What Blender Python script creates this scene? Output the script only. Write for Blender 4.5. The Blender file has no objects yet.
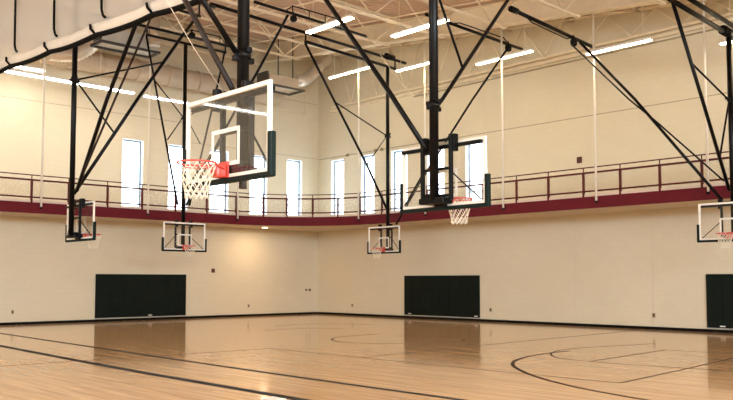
import bpy, bmesh, math, random
from mathutils import Vector, Matrix
random.seed(7)
R = math.radians
S = bpy.context.scene
col = S.collection

# ------------------------------------------------------------------ camera, world, light, exposure
YAW = R(46.9)                                     # view direction measured from +X towards +Y
PIT = math.atan(50 / 820)
cam_d = bpy.data.cameras.new('camera')
cam_d.sensor_width = 36.0
cam_d.lens = 820.0 / 733.0 * 36.0
cam_d.shift_y = 30.0 / 733.0
cam_d.clip_end = 300
cam = bpy.data.objects.new('camera', cam_d)
cam.location = (0, 0, 1.75)
cam.rotation_euler = (R(90) + PIT, 0, YAW - R(90))
col.objects.link(cam)
S.camera = cam

S.view_settings.view_transform = 'Standard'
S.view_settings.look = 'None'
S.view_settings.gamma = 1.0
S.view_settings.use_curve_mapping = False
S.view_settings.exposure = 0.30

W = bpy.data.worlds.new('sky')
S.world = W
W.use_nodes = True
W.node_tree.nodes['Background'].inputs[0].default_value = (0.80, 0.90, 1.0, 1)
W.node_tree.nodes['Background'].inputs[1].default_value = 6.0

FIXTURE_GLOW = 30.0                               # ceiling fluorescents
FIXTURE_COLOUR = (1.0, 0.81, 0.52)
COVE_GLOW = 17.0                                 # the cooler row along the far wall
COVE_COLOUR = (1.0, 0.92, 0.80)
DAYLIGHT = 1500.0                                 # through unseen windows added behind the camera


def area(name, loc, rot, sx, sy, power, colour):
    d = bpy.data.lights.new(name, 'AREA')
    d.shape = 'RECTANGLE'
    d.size, d.size_y, d.energy, d.color = sx, sy, power, colour
    o = bpy.data.objects.new(name, d)
    o.location = loc
    o.rotation_euler = rot
    col.objects.link(o)
    return o


for xx in (-9.0, -2.0, 5.0, 12.0):                # daylight by unseen front-wall windows, put behind the camera to cool the left wall
    area('window_daylight', (xx, -12.5, 6.6), (R(90), 0, 0), 4.6, 3.4, DAYLIGHT, (0.74, 0.87, 1.0))

for yy in (10.0, 17.0):                          # and by unseen rear-wall windows, added to brighten the curtain
    area('window_daylight', (-14.5, yy, 7.0), (0, R(-90), 0), 3.4, 4.6, DAYLIGHT * .45, (0.86, 0.93, 1.0))

# ------------------------------------------------------------------ materials


def mat(name, rgb, rough=0.6, metal=0.0, spec=0.5, bump=0.0, bump_scale=40.0, var=0.0, var_scale=3.0):
    m = bpy.data.materials.new(name)
    m.use_nodes = True
    nt = m.node_tree
    b = nt.nodes['Principled BSDF']
    b.inputs['Base Color'].default_value = (*rgb, 1)
    b.inputs['Roughness'].default_value = rough
    b.inputs['Metallic'].default_value = metal
    b.inputs['Specular IOR Level'].default_value = spec
    tc = nt.nodes.new('ShaderNodeTexCoord')
    if var > 0:
        n = nt.nodes.new('ShaderNodeTexNoise')
        n.inputs['Scale'].default_value = var_scale
        n.inputs['Detail'].default_value = 4
        nt.links.new(tc.outputs['Object'], n.inputs['Vector'])
        r = nt.nodes.new('ShaderNodeValToRGB')
        r.color_ramp.elements[0].position = 0.3
        r.color_ramp.elements[1].position = 0.7
        r.color_ramp.elements[0].color = (*[c * (1 - var) for c in rgb], 1)
        r.color_ramp.elements[1].color = (*[min(1, c * (1 + var)) for c in rgb], 1)
        nt.links.new(n.outputs['Fac'], r.inputs['Fac'])
        nt.links.new(r.outputs['Color'], b.inputs['Base Color'])
    if bump > 0:
        n2 = nt.nodes.new('ShaderNodeTexNoise')
        n2.inputs['Scale'].default_value = bump_scale
        nt.links.new(tc.outputs['Object'], n2.inputs['Vector'])
        bp = nt.nodes.new('ShaderNodeBump')
        bp.inputs['Strength'].default_value = bump
        bp.inputs['Distance'].default_value = 0.01
        nt.links.new(n2.outputs['Fac'], bp.inputs['Height'])
        nt.links.new(bp.outputs['Normal'], b.inputs['Normal'])
    return m


def glow(name, rgb, strength):
    m = bpy.data.materials.new(name)
    m.use_nodes = True
    b = m.node_tree.nodes['Principled BSDF']
    b.inputs['Base Color'].default_value = (0.8, 0.8, 0.8, 1)
    b.inputs['Emission Color'].default_value = (*rgb, 1)
    b.inputs['Emission Strength'].default_value = strength
    return m


def sheer(name, rgb, opacity, gloss=0.0):
    """thin see-through sheet: netting, mesh infill, glass"""
    m = bpy.data.materials.new(name)
    m.use_nodes = True
    nt = m.node_tree
    nt.nodes.clear()
    out = nt.nodes.new('ShaderNodeOutputMaterial')
    t = nt.nodes.new('ShaderNodeBsdfTransparent')
    d = nt.nodes.new('ShaderNodeBsdfDiffuse')
    d.inputs['Color'].default_value = (*rgb, 1)
    tl = nt.nodes.new('ShaderNodeBsdfTranslucent')
    tl.inputs['Color'].default_value = (*rgb, 1)
    mx0 = nt.nodes.new('ShaderNodeMixShader')
    mx0.inputs[0].default_value = 0.4
    nt.links.new(d.outputs[0], mx0.inputs[1])
    nt.links.new(tl.outputs[0], mx0.inputs[2])
    mx = nt.nodes.new('ShaderNodeMixShader')
    mx.inputs[0].default_value = opacity
    nt.links.new(t.outputs[0], mx.inputs[1])
    nt.links.new(mx0.outputs[0], mx.inputs[2])
    last = mx
    if gloss > 0:
        g = nt.nodes.new('ShaderNodeBsdfGlossy')
        g.inputs['Roughness'].default_value = 0.03
        fr = nt.nodes.new('ShaderNodeLayerWeight')
        fr.inputs['Blend'].default_value = 0.12
        ml = nt.nodes.new('ShaderNodeMath')
        ml.operation = 'MULTIPLY'
        ml.inputs[1].default_value = gloss
        nt.links.new(fr.outputs['Facing'], ml.inputs[0])
        m2 = nt.nodes.new('ShaderNodeMixShader')
        nt.links.new(ml.outputs[0], m2.inputs[0])
        nt.links.new(mx.outputs[0], m2.inputs[1])
        nt.links.new(g.outputs[0], m2.inputs[2])
        last = m2
    nt.links.new(last.outputs[0], out.inputs['Surface'])
    return m


def wall_material():
    m = mat('painted_block_wall', (0.74, 0.645, 0.52), 0.75, spec=0.25)
    nt = m.node_tree
    b = nt.nodes['Principled BSDF']
    tc = nt.nodes.new('ShaderNodeTexCoord')
    sep = nt.nodes.new('ShaderNodeSeparateXYZ')
    add = nt.nodes.new('ShaderNodeMath')
    add.operation = 'ADD'
    cmb = nt.nodes.new('ShaderNodeCombineXYZ')
    nt.links.new(tc.outputs['Object'], sep.inputs[0])
    nt.links.new(sep.outputs['X'], add.inputs[0])
    nt.links.new(sep.outputs['Y'], add.inputs[1])
    nt.links.new(add.outputs[0], cmb.inputs['X'])
    nt.links.new(sep.outputs['Z'], cmb.inputs['Y'])
    br = nt.nodes.new('ShaderNodeTexBrick')
    br.inputs['Scale'].default_value = 1.0
    br.inputs['Brick Width'].default_value = 0.4
    br.inputs['Row Height'].default_value = 0.2
    br.inputs['Mortar Size'].default_value = 0.008
    br.inputs['Mortar Smooth'].default_value = 0.4
    br.inputs['Color1'].default_value = (0.755, 0.68, 0.515, 1)
    br.inputs['Color2'].default_value = (0.74, 0.665, 0.50, 1)
    br.inputs['Mortar'].default_value = (0.715, 0.64, 0.48, 1)
    nt.links.new(cmb.outputs[0], br.inputs['Vector'])
    n = nt.nodes.new('ShaderNodeTexNoise')
    n.inputs['Scale'].default_value = 0.5
    n.inputs['Detail'].default_value = 3
    nt.links.new(tc.outputs['Object'], n.inputs['Vector'])
    mr = nt.nodes.new('ShaderNodeMapRange')
    mr.inputs['To Min'].default_value = 0.95
    mr.inputs['To Max'].default_value = 1.05
    nt.links.new(n.outputs['Fac'], mr.inputs['Value'])
    vm = nt.nodes.new('ShaderNodeVectorMath')
    vm.operation = 'SCALE'
    nt.links.new(br.outputs['Color'], vm.inputs[0])
    nt.links.new(mr.outputs[0], vm.inputs['Scale'])
    nt.links.new(vm.outputs[0], b.inputs['Base Color'])
    bp = nt.nodes.new('ShaderNodeBump')
    bp.inputs['Strength'].default_value = 0.12
    bp.inputs['Distance'].default_value = 0.01
    bp.invert = True
    nt.links.new(br.outputs['Fac'], bp.inputs['Height'])
    nt.links.new(bp.outputs['Normal'], b.inputs['Normal'])
    return m


def floor_material():
    """maple strips running along Y with a clear varnish"""
    m = mat('varnished_maple', (0.60, 0.36, 0.17), 0.10, spec=0.6)
    nt = m.node_tree
    b = nt.nodes['Principled BSDF']
    tc = nt.nodes.new('ShaderNodeTexCoord')
    mp = nt.nodes.new('ShaderNodeMapping')
    mp.inputs['Rotation'].default_value = (0, 0, R(90))
    nt.links.new(tc.outputs['Object'], mp.inputs['Vector'])
    br = nt.nodes.new('ShaderNodeTexBrick')
    br.inputs['Scale'].default_value = 1.0
    br.inputs['Brick Width'].default_value = 1.6
    br.inputs['Row Height'].default_value = 0.09
    br.inputs['Mortar Size'].default_value = 0.002
    br.inputs['Color1'].default_value = (0.80, 0.52, 0.27, 1)
    br.inputs['Color2'].default_value = (0.68, 0.42, 0.205, 1)
    br.inputs['Mortar'].default_value = (0.58, 0.35, 0.165, 1)
    br.offset = 0.37
    nt.links.new(mp.outputs[0], br.inputs['Vector'])
    mp2 = nt.nodes.new('ShaderNodeMapping')
    mp2.inputs['Scale'].default_value = (6.0, 0.35, 1)
    nt.links.new(tc.outputs['Object'], mp2.inputs['Vector'])
    n = nt.nodes.new('ShaderNodeTexNoise')
    n.inputs['Scale'].default_value = 1.5
    n.inputs['Detail'].default_value = 5
    nt.links.new(mp2.outputs[0], n.inputs['Vector'])
    mr = nt.nodes.new('ShaderNodeMapRange')
    mr.inputs['From Min'].default_value = 0.3
    mr.inputs['From Max'].default_value = 0.7
    mr.inputs['To Min'].default_value = 0.80
    mr.inputs['To Max'].default_value = 1.18
    nt.links.new(n.outputs['Fac'], mr.inputs['Value'])
    vm = nt.nodes.new('ShaderNodeVectorMath')
    vm.operation = 'SCALE'
    nt.links.new(br.outputs['Color'], vm.inputs[0])
    nt.links.new(mr.outputs[0], vm.inputs['Scale'])
    nt.links.new(vm.outputs[0], b.inputs['Base Color'])
    # slight unevenness of the boards blurs the mirror image
    n2 = nt.nodes.new('ShaderNodeTexNoise')
    n2.inputs['Scale'].default_value = 1.2
    nt.links.new(mp2.outputs[0], n2.inputs['Vector'])
    bp = nt.nodes.new('ShaderNodeBump')
    bp.inputs['Strength'].default_value = 0.03
    bp.inputs['Distance'].default_value = 0.01
    nt.links.new(n2.outputs['Fac'], bp.inputs['Height'])
    nt.links.new(bp.outputs['Normal'], b.inputs['Normal'])
    return m


M = dict(
    wall=wall_material(), floor=floor_material(),
    deck=mat('painted_roof_deck', (0.60, 0.43, 0.31), 0.7, var=0.05, var_scale=1.0),
    steel=mat('cream_painted_steel', (0.86, 0.75, 0.56), 0.55, var=0.05),
    soffit=mat('cream_soffit', (0.66, 0.56, 0.43), 0.75, var=0.06, var_scale=1.5),
    black=mat('black_enamel', (0.003, 0.0028, 0.003), 0.34, spec=0.16, var=0.2),
    bronze=mat('brown_black_pipe', (0.018, 0.011, 0.009), 0.42, spec=0.3, var=0.15),
    white=mat('white_enamel', (0.86, 0.83, 0.76), 0.4, var=0.03),
    rod=mat('white_rod_paint', (0.88, 0.82, 0.70), 0.5, var=0.03),
    pad=mat('dark_green_vinyl', (0.006, 0.0105, 0.008), 0.6, spec=0.12, bump=0.15, bump_scale=300, var=0.15),
    rubber=mat('dark_green_rubber', (0.004, 0.012, 0.010), 0.5, spec=0.15, var=0.1),
    maroon=mat('maroon_enamel', (0.125, 0.012, 0.019), 0.6, spec=0.12, var=0.06),
    rail=mat('maroon_rail_paint', (0.095, 0.012, 0.013), 0.5, spec=0.2, var=0.05),
    curb=mat('cream_curb', (0.72, 0.58, 0.47), 0.6, var=0.05),
    orange=mat('rim_red', (0.62, 0.07, 0.05), 0.35, var=0.04),
    cord=mat('net_cord', (0.86, 0.80, 0.66), 0.8, var=0.05),
    base=mat('black_baseboard', (0.004, 0.0035, 0.0035), 0.5, spec=0.08, var=0.2),
    silver=mat('galvanised_duct', (0.86, 0.80, 0.70), 0.28, metal=0.7, bump=0.3, bump_scale=5, var=0.08),
    duct=mat('painted_duct', (0.56, 0.45, 0.33), 0.5, bump=0.1, bump_scale=3, var=0.08),
    grey=mat('grey_sheet_metal', (0.58, 0.58, 0.52), 0.45, metal=0.3, var=0.06),
    dark=mat('dark_grille', (0.05, 0.045, 0.04), 0.5, var=0.2),
    line_dark=mat('black_floor_paint', (0.006, 0.004, 0.003), 0.5, spec=0.06, var=0.2),
    line_brown=mat('brown_floor_paint', (0.05, 0.020, 0.010), 0.5, spec=0.06, var=0.2),
    frame=mat('blue_grey_aluminium', (0.20, 0.27, 0.33), 0.4, metal=0.3, var=0.04),
    jamb=mat('pale_blue_jamb', (0.84, 0.88, 0.90), 0.6, var=0.03),  # daylight on the reveals put into the colour as pale blue-white
    cloth=mat('cream_vinyl_curtain', (0.66, 0.61, 0.54), 0.65, bump=0.4, bump_scale=4, var=0.05),
    strap=mat('black_webbing', (0.005, 0.0045, 0.004), 0.8, spec=0.08, var=0.1),
    netting=sheer('white_curtain_netting', (0.93, 0.92, 0.88), 0.5),
    infill=sheer('rail_infill_netting', (0.75, 0.66, 0.52), 0.15),
    glass=sheer('backboard_glass', (0.80, 0.82, 0.80), 0.015, 0.55),
    pane=sheer('window_glass', (0.85, 0.92, 1.0), 0.03, 0.3),
    tube=glow('fluorescent_tube', FIXTURE_COLOUR, FIXTURE_GLOW),
    cove=glow('perimeter_fluorescent', COVE_COLOUR, COVE_GLOW),
    glare=glow('bright_lamp', COVE_COLOUR, COVE_GLOW * 1.4),
    lamp=glow('soffit_lamp', (1.0, 0.72, 0.42), 10.0),
    red=mat('fire_alarm_red', (0.10, 0.02, 0.015), 0.5, var=0.05),
    plate=mat('tan_cover_plate', (0.30, 0.22, 0.13), 0.5, var=0.1),
    conduit=mat('tan_conduit', (0.36, 0.28, 0.18), 0.5, var=0.1),
    joint_faint=mat('faint_wall_joint', (0.69, 0.61, 0.48), 0.8, var=0.03),
    joint=mat('wall_joint_sealant', (0.40, 0.32, 0.22), 0.8, var=0.1),
    cable=mat('light_steel_cable', (0.62, 0.52, 0.38), 0.5, metal=0.3, var=0.1),
)

# ------------------------------------------------------------------ mesh helpers


class MB:
    def __init__(self):
        self.v, self.f, self.smooth = [], [], []

    def quad(self, pts):
        n = len(self.v)
        self.v += [Vector(p) for p in pts]
        self.f.append(tuple(range(n, n + len(pts))))
        self.smooth.append(False)
        return self

    def hexa(self, c):
        n = len(self.v)
        self.v += [Vector(p) for p in c]
        for q in ((0, 3, 2, 1), (4, 5, 6, 7), (0, 1, 5, 4), (1, 2, 6, 5), (2, 3, 7, 6), (3, 0, 4, 7)):
            self.f.append(tuple(n + i for i in q))
            self.smooth.append(False)
        return self

    def box(self, a, b):
        x0, x1 = sorted((a[0], b[0]))
        y0, y1 = sorted((a[1], b[1]))
        z0, z1 = sorted((a[2], b[2]))
        return self.hexa([(x0, y0, z0), (x1, y0, z0), (x1, y1, z0), (x0, y1, z0), (x0, y0, z1), (x1, y0, z1), (x1, y1, z1), (x0, y1, z1)])

    def rbox(self, a, b, r=0.01):
        """box with chamfered edges"""
        x0, x1 = sorted((a[0], b[0]))
        y0, y1 = sorted((a[1], b[1]))
        z0, z1 = sorted((a[2], b[2]))
        r = min(r, (x1 - x0) * .45, (y1 - y0) * .45, (z1 - z0) * .45)
        bm = bmesh.new()
        bmesh.ops.create_cube(bm, size=1)
        for v in bm.verts:
            v.co = Vector((x0 if v.co.x < 0 else x1, y0 if v.co.y < 0 else y1, z0 if v.co.z < 0 else z1))
        bmesh.ops.bevel(bm, geom=bm.edges[:], offset=r, segments=2, profile=.6, affect='EDGES')
        return self.bm(bm)

    def bm(self, bm):
        n = len(self.v)
        bm.verts.index_update()
        self.v += [v.co.copy() for v in bm.verts]
        for f in bm.faces:
            self.f.append(tuple(n + v.index for v in f.verts))
            self.smooth.append(f.smooth)
        bm.free()
        return self

    def tube(self, pts, r, n=8, closed=False):
        pts = [Vector(p) for p in pts]
        rs = r if isinstance(r, (list, tuple)) else [r] * len(pts)
        m = len(pts)
        base = len(self.v)
        prev = None
        for i, p in enumerate(pts):
            if closed:
                t = pts[(i + 1) % m] - pts[i - 1]
            else:
                t = pts[min(i + 1, m - 1)] - pts[max(i - 1, 0)]
            t.normalize()
            if prev is None:
                up = Vector((0, 0, 1)) if abs(t.z) < .9 else Vector((1, 0, 0))
                a = t.cross(up).normalized()
            else:
                a = (prev - t * prev.dot(t)).normalized()
            prev = a
            b = t.cross(a)
            for k in range(n):
                ang = 2 * math.pi * k / n
                self.v.append(p + (a * math.cos(ang) + b * math.sin(ang)) * rs[i])
        for i in range(m if closed else m - 1):
            j = (i + 1) % m
            for k in range(n):
                self.f.append((base + i * n + k, base + i * n + (k + 1) % n, base + j * n + (k + 1) % n, base + j * n + k))
                self.smooth.append(True)
        if not closed:
            self.f.append(tuple(base + k for k in reversed(range(n))))
            self.f.append(tuple(base + (m - 1) * n + k for k in range(n)))
            self.smooth += [False, False]
        return self

    def bar(self, p, q, w, h, up=(0, 0, 1)):
        p, q = Vector(p), Vector(q)
        t = (q - p).normalized()
        u = Vector(up)
        if abs(t.dot(u)) > .95:
            u = Vector((1, 0, 0))
        a = t.cross(u).normalized() * w / 2
        b = a.cross(t).normalized() * h / 2
        return self.hexa([p - a - b, p + a - b, p + a + b, p - a + b, q - a - b, q + a - b, q + a + b, q - a + b])

    def ibeam(self, p, q, w, h, tk=0.03):
        p, q = Vector(p), Vector(q)
        up = Vector((0, 0, 1))
        self.bar(p + up * (h / 2 - tk / 2), q + up * (h / 2 - tk / 2), w, tk)
        self.bar(p - up * (h / 2 - tk / 2), q - up * (h / 2 - tk / 2), w, tk)
        return self.bar(p, q, tk, h - 2 * tk)

    def strip(self, pts, w, z):
        """flat painted line through floor points"""
        P = [Vector((p[0], p[1], 0)) for p in pts]
        L, Rr = [], []
        for i, p in enumerate(P):
            t = (P[min(i + 1, len(P) - 1)] - P[max(i - 1, 0)]).normalized()
            n = Vector((-t.y, t.x, 0)) * w / 2
            L.append(p + n)
            Rr.append(p - n)
        for i in range(len(P) - 1):
            self.hexa([(*Rr[i][:2], z[0]), (*Rr[i + 1][:2], z[0]), (*L[i + 1][:2], z[0]), (*L[i][:2], z[0]),
                       (*Rr[i][:2], z[1]), (*Rr[i + 1][:2], z[1]), (*L[i + 1][:2], z[1]), (*L[i][:2], z[1])])
        return self

    def shift(self, off, rz=0.0):
        m = Matrix.Rotation(-rz, 3, 'Z')
        o = Vector(off)
        self.v = [m @ (v - o) for v in self.v]
        return self

    def mesh(self, name, material):
        me = bpy.data.meshes.new(name)
        me.from_pydata([tuple(v) for v in self.v], [], self.f)
        me.polygons.foreach_set('use_smooth', self.smooth)
        me.materials.append(material)
        me.update()
        return me

    def build(self, name, material, parent=None, label=None):
        """world coordinates; a child is written in its parent's frame"""
        if parent is not None:
            q = parent
            while q.parent is not None:
                q = q.parent
            if not q.get('_local'):
                self.shift(q.location, q.rotation_euler.z)
        o = bpy.data.objects.new(name, self.mesh(name, material))
        col.objects.link(o)
        o.parent = parent
        if label:
            o['label'] = label
        return o


def put(name, me, parent):
    o = bpy.data.objects.new(name, me)
    col.objects.link(o)
    o.parent = parent
    return o


def thing(name, label, cat, loc=(0, 0, 0), rz=0.0, group=None):
    o = bpy.data.objects.new(name, None)
    o.empty_display_size = .2
    col.objects.link(o)
    o.location = loc
    o.rotation_euler = (0, 0, rz)
    return tag(o, label, cat, group)


def tag(o, label, cat, group=None):
    o['label'] = label
    o['category'] = cat
    if group:
        o['group'] = group
    return o


def struct(o):
    o['kind'] = 'structure'
    return o


def smooth_path(P, n=6):
    """Catmull-Rom through points"""
    P = [Vector(p) for p in P]
    out = []
    for i in range(len(P) - 1):
        a, b, c, d = P[max(i - 1, 0)], P[i], P[i + 1], P[min(i + 2, len(P) - 1)]
        for k in range(n):
            t = k / n
            out.append(.5 * ((2 * b) + (c - a) * t + (2 * a - 5 * b + 4 * c - d) * t * t + (3 * b - a - 3 * c + d) * t ** 3))
    out.append(P[-1])
    return out


# ------------------------------------------------------------------ room shell
XB, YA = 27.4, 33.0          # right-hand wall plane, left-hand wall plane
X0, Y0 = -14.0, -12.0
TH = 0.32
ZR = 10.09


def deck_z(y):
    return ZR + 0.104 * y


struct(MB().box((X0 - .4, Y0 - .4, -.3), (XB + .5, YA + .5, 0)).build('floor', M['floor']))
FL = bpy.data.objects['floor']

SILL, HEAD = 4.85, 7.9
WA = [(14.15, 15.15), (16.38, 17.38), (18.62, 19.64), (20.80, 21.85), (23.06, 24.12), (25.35, 26.33)]
WA = WA[1:]
WBs = [(31.96, 30.97), (29.68, 28.72), (27.57, 26.50), (25.25, 24.20), (22.97, 21.86)]


def wall_boxes(m, axis, inner, outer, a0, a1, ztop, holes, z0, z1):
    def bx(u0, u1, za, zb):
        if axis == 'X':
            m.box((inner, u0, za), (outer, u1, zb))
        else:
            m.box((u0, inner, za), (u1, outer, zb))
    hs = sorted(tuple(sorted(h)) for h in holes)
    bx(a0, a1, 0, z0)
    bx(a0, a1, z1, ztop)
    cur = a0
    for h in hs:
        bx(cur, h[0], z0, z1)
        cur = h[1]
    bx(cur, a1, z0, z1)


m = MB()
wall_boxes(m, 'Y', YA, YA + TH, X0, XB + TH, 13.9, WA, SILL, HEAD)
struct(m.build('wall_left', M['wall']))
m = MB()
wall_boxes(m, 'X', XB, XB + TH, Y0, YA, 13.9, WBs, SILL, HEAD)
struct(m.build('wall_right', M['wall']))
m = MB()
wall_boxes(m, 'X', X0, X0 - TH, Y0, YA, 13.9, [(y - 2.3, y + 2.3) for y in (10, 17)], 5.3, 8.7)
struct(m.build('wall_rear', M['wall']))
m = MB()
wall_boxes(m, 'Y', Y0, Y0 - TH, X0 - TH, XB + TH, 13.9, [(x - 2.3, x + 2.3) for x in (-9, -2, 5, 12)], 4.9, 8.3)
struct(m.build('wall_front', M['wall']))

# roof deck: trapezoid ribs running along X, surface rising towards the far left wall
prof = []
y = Y0 - .3
while y < YA + .4:
    z = deck_z(y)
    prof += [(y, z), (y + .09, z), (y + .12, z + .07), (y + .21, z + .07)]
    y += .24
m = MB()
for (ya, za), (yb, zb) in zip(prof[:-1], prof[1:]):
    m.quad([(X0 - .4, ya, za), (X0 - .4, yb, zb), (XB + .5, yb, zb), (XB + .5, ya, za)])
for xa, xb in ((X0 - .4, XB + .5),):
    m.hexa([(xa, Y0 - .4, deck_z(Y0) + .09), (xb, Y0 - .4, deck_z(Y0) + .09), (xb, YA + .5, deck_z(YA) + .09), (xa, YA + .5, deck_z(YA) + .09),
            (xa, Y0 - .4, deck_z(Y0) + .3), (xb, Y0 - .4, deck_z(Y0) + .3), (xb, YA + .5, deck_z(YA) + .3), (xa, YA + .5, deck_z(YA) + .3)])
struct(m.build('ceiling', M['deck']))

struct(MB().box((X0, YA - .02, 0), (XB, YA, .10)).build('baseboard_left', M['base']))
struct(MB().box((XB - .02, Y0, 0), (XB, YA - .02, .10)).build('baseboard_right', M['base']))

# wall panel joints, ledge, wall conduit
struct(MB().box((X0, YA - .006, 8.945), (19.6, YA, 8.965)).build('trim_1', M['joint']))
struct(MB().box((19.6, YA - .006, 8.08), (XB, YA, 8.10)).build('trim_2', M['joint']))
struct(MB().box((XB - .006, Y0, 8.0), (XB, 24.2, 8.03)).build('trim_3', M['joint']))
struct(MB().box((XB - .14, Y0, 10.38), (XB, 31.9, 10.50)).build('trim_4', M['steel']))
struct(MB().box((XB - .10, Y0, 10.24), (XB, 26, 10.27)).build('trim_5', M['joint']))
struct(MB().box((X0, YA - .006, 10.95), (XB, YA, 10.97)).build('trim_6', M['joint']))
struct(MB().box((XB - .004, 21.86, 8.05), (XB, 21.875, 10.3)).build('trim_7', M['joint_faint']))
struct(MB().box((XB - .004, 17.53, .1), (XB, 17.55, 4.1)).build('trim_8', M['joint_faint']))
struct(MB().box((XB - .004, 14.37, .1), (XB, 14.39, 4.1)).build('trim_9', M['joint_faint']))

# windows
wn = 0
for holes, axis in ((WA, 'Y'), (WBs, 'X')):
    for h in holes:
        a, b = sorted(h)
        wn += 1
        d0, d1 = (YA + .20, YA + .28) if axis == 'Y' else (XB + .20, XB + .28)

        def bx(mm, u0, u1, za, zb, e0, e1):
            if axis == 'Y':
                mm.box((u0, e0, za), (u1, e1, zb))
            else:
                mm.box((e0, u0, za), (e1, u1, zb))
        f = MB()
        t = .075
        bx(f, a, a + t, SILL, HEAD, d0, d1)
        bx(f, b - t, b, SILL, HEAD, d0, d1)
        bx(f, a + t, b - t, SILL, SILL + t, d0, d1)
        bx(f, a + t, b - t, HEAD - t, HEAD, d0, d1)
        bx(f, a + t, b - t, SILL + .72, SILL + .76, d0, d1)
        fr = struct(f.build('window_%d' % wn, M['frame']))
        g = MB()
        bx(g, a + t, b - t, SILL + t, HEAD - t, d0 + .03, d0 + .036)
        g.build('pane', M['pane'], fr)
        j = MB()
        bx(j, a, a + .012, SILL, HEAD, d0 - .19, d0)
        bx(j, b - .012, b, SILL, HEAD, d0 - .19, d0)
        bx(j, a + .012, b - .012, HEAD - .012, HEAD, d0 - .19, d0)
        bx(j, a + .012, b - .012, SILL, SILL + .012, d0 - .19, d0)
        j.build('jamb_lining', M['jamb'], fr)

# painted court lines, thin skins on the boards
Z1, Z2, Z3 = (0.0002, 0.0020), (0.0002, 0.0026), (0.0002, 0.0032)
lines = [
    ([(9.95, 32.2), (9.75, 28.4), (9.52, 20.6), (9.4, 17.4), (9.3, 12.0), (9.27, 4.0)], .13, Z3, 'line_dark'),
    ([(8.0, 32.2), (7.9, 22.8), (7.66, 16.5), (7.60, 14.0), (7.6, 10.2), (7.55, 3.0)], .19, Z3, 'line_dark'),
    ([(12.64, 17.1), (12.67, 13.4), (12.7, 10.3), (12.78, 7.34)], .045, Z1, 'line_brown'),
    ([(2.0, 17.35), (7.5, 17.35), (12.66, 17.1)], .04, Z2, 'line_brown'),
    ([(12.8, 7.34), (15.7, 7.6), (19.5, 8.0), (26.6, 8.6)], .05, Z2, 'line_brown'),
    ([(12.7, 13.7), (16.0, 14.0), (20.7, 14.25), (26.2, 14.5)], .04, Z2, 'line_brown'),
    ([(15.7, 9.72), (17.6, 9.85), (19.6, 10.0)], .05, Z2, 'line_brown'),
    ([(19.62, 10.02), (19.7, 9.1), (19.8, 7.0)], .045, Z1, 'line_brown'),
]
lines.append((smooth_path([(p[0], p[1], 0) for p in [(17.6, 11.50), (16.64, 11.46), (15.6, 11.28), (14.59, 10.88), (13.9, 10.42), (13.3, 9.85), (12.64, 9.05), (12.12, 8.25), (11.7, 7.4), (11.45, 6.7), (11.25, 5.9), (11.1, 4.5)]]), .085, Z3, 'line_brown'))
lines.append((smooth_path([(p[0], p[1], 0) for p in [(21.3, 11.2), (20.14, 11.45), (19.22, 11.7), (18.28, 11.80), (17.47, 11.72), (16.55, 11.3), (15.85, 10.6), (15.66, 9.72), (15.7, 8.6), (16.04, 6.81)]]), .05, Z1, 'line_brown'))
lines.append((smooth_path([(p[0], p[1], 0) for p in [(15.6, 16.6), (17.3, 15.3), (18.5, 15.6), (19.1, 16.6), (18.9, 17.6), (18.3, 18.2)]]), .05, Z1, 'line_brown'))
lines.append((smooth_path([(p[0], p[1], 0) for p in [(18.6, 19.3), (17.0, 19.2), (15.9, 18.5), (15.4, 17.4), (15.7, 16.5)]]), .05, Z2, 'line_brown'))
lines.append((smooth_path([(p[0], p[1], 0) for p in [(19.6, 22.0), (19.0, 23.3), (18.3, 23.5), (16.9, 23.2)]]), .05, Z1, 'line_brown'))
lines.append((smooth_path([(p[0], p[1], 0) for p in [(18.9, 25.3), (20.2, 25.6), (21.6, 24.9), (22.3, 23.4)]]), .05, Z1, 'line_brown'))
for pts, w, z, mm in lines:
    MB().strip(pts, w, z).build('court_line', M[mm], FL)
# rubbed marks on the outer thick stripe
mk = MB()
for y_, l_ in ((10.35, .10), (9.75, .22), (9.45, .12), (8.8, .06)):
    mk.box((9.215, y_, .0034), (9.345, y_ + l_, .0038))
mk.build('court_line_scuff', M['base'], FL)

# ------------------------------------------------------------------ elevated track along both walls
EX, EY, ER = 24.7, 30.3, 4.5          # inner edge of the gallery and its corner radius
ZB_, ZT_ = 4.20, 4.60
RAILZ = 5.62


def edge_path(off=0.0, x_start=X0 + .02, y_end=Y0 + .02, n=20):
    P = [(x_start, EY - off)]
    cx, cy, r = EX - ER, EY - ER, ER - off
    for k in range(n + 1):
        a = R(90 * k / n)
        P.append((cx + r * math.sin(a), cy + r * math.cos(a)))
    P.append((EX - off, y_end))
    return P


def ribbon(m, P, z0, z1, t):
    """vertical strip of thickness t following the plan path"""
    n = len(P)
    Q = []
    for i, p in enumerate(P):
        a = Vector(P[max(i - 1, 0)])
        b = Vector(P[min(i + 1, n - 1)])
        d = (b - a).normalized()
        Q.append((p[0] - d.y * t, p[1] + d.x * t) if False else (p[0] + (-d.y) * t, p[1] + d.x * t))
    for i in range(n - 1):
        m.hexa([(*P[i], z0), (*P[i + 1], z0), (*Q[i + 1], z0), (*Q[i], z0), (*P[i], z1), (*P[i + 1], z1), (*Q[i + 1], z1), (*Q[i], z1)])
    return m


track = thing('running_track', 'elevated indoor running track gallery with maroon edge along both walls', 'running track', (EX, EY, ZB_))
P = edge_path(-.06)
m = MB()
top, bot = ZT_ - .02, ZB_ + .06
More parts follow.
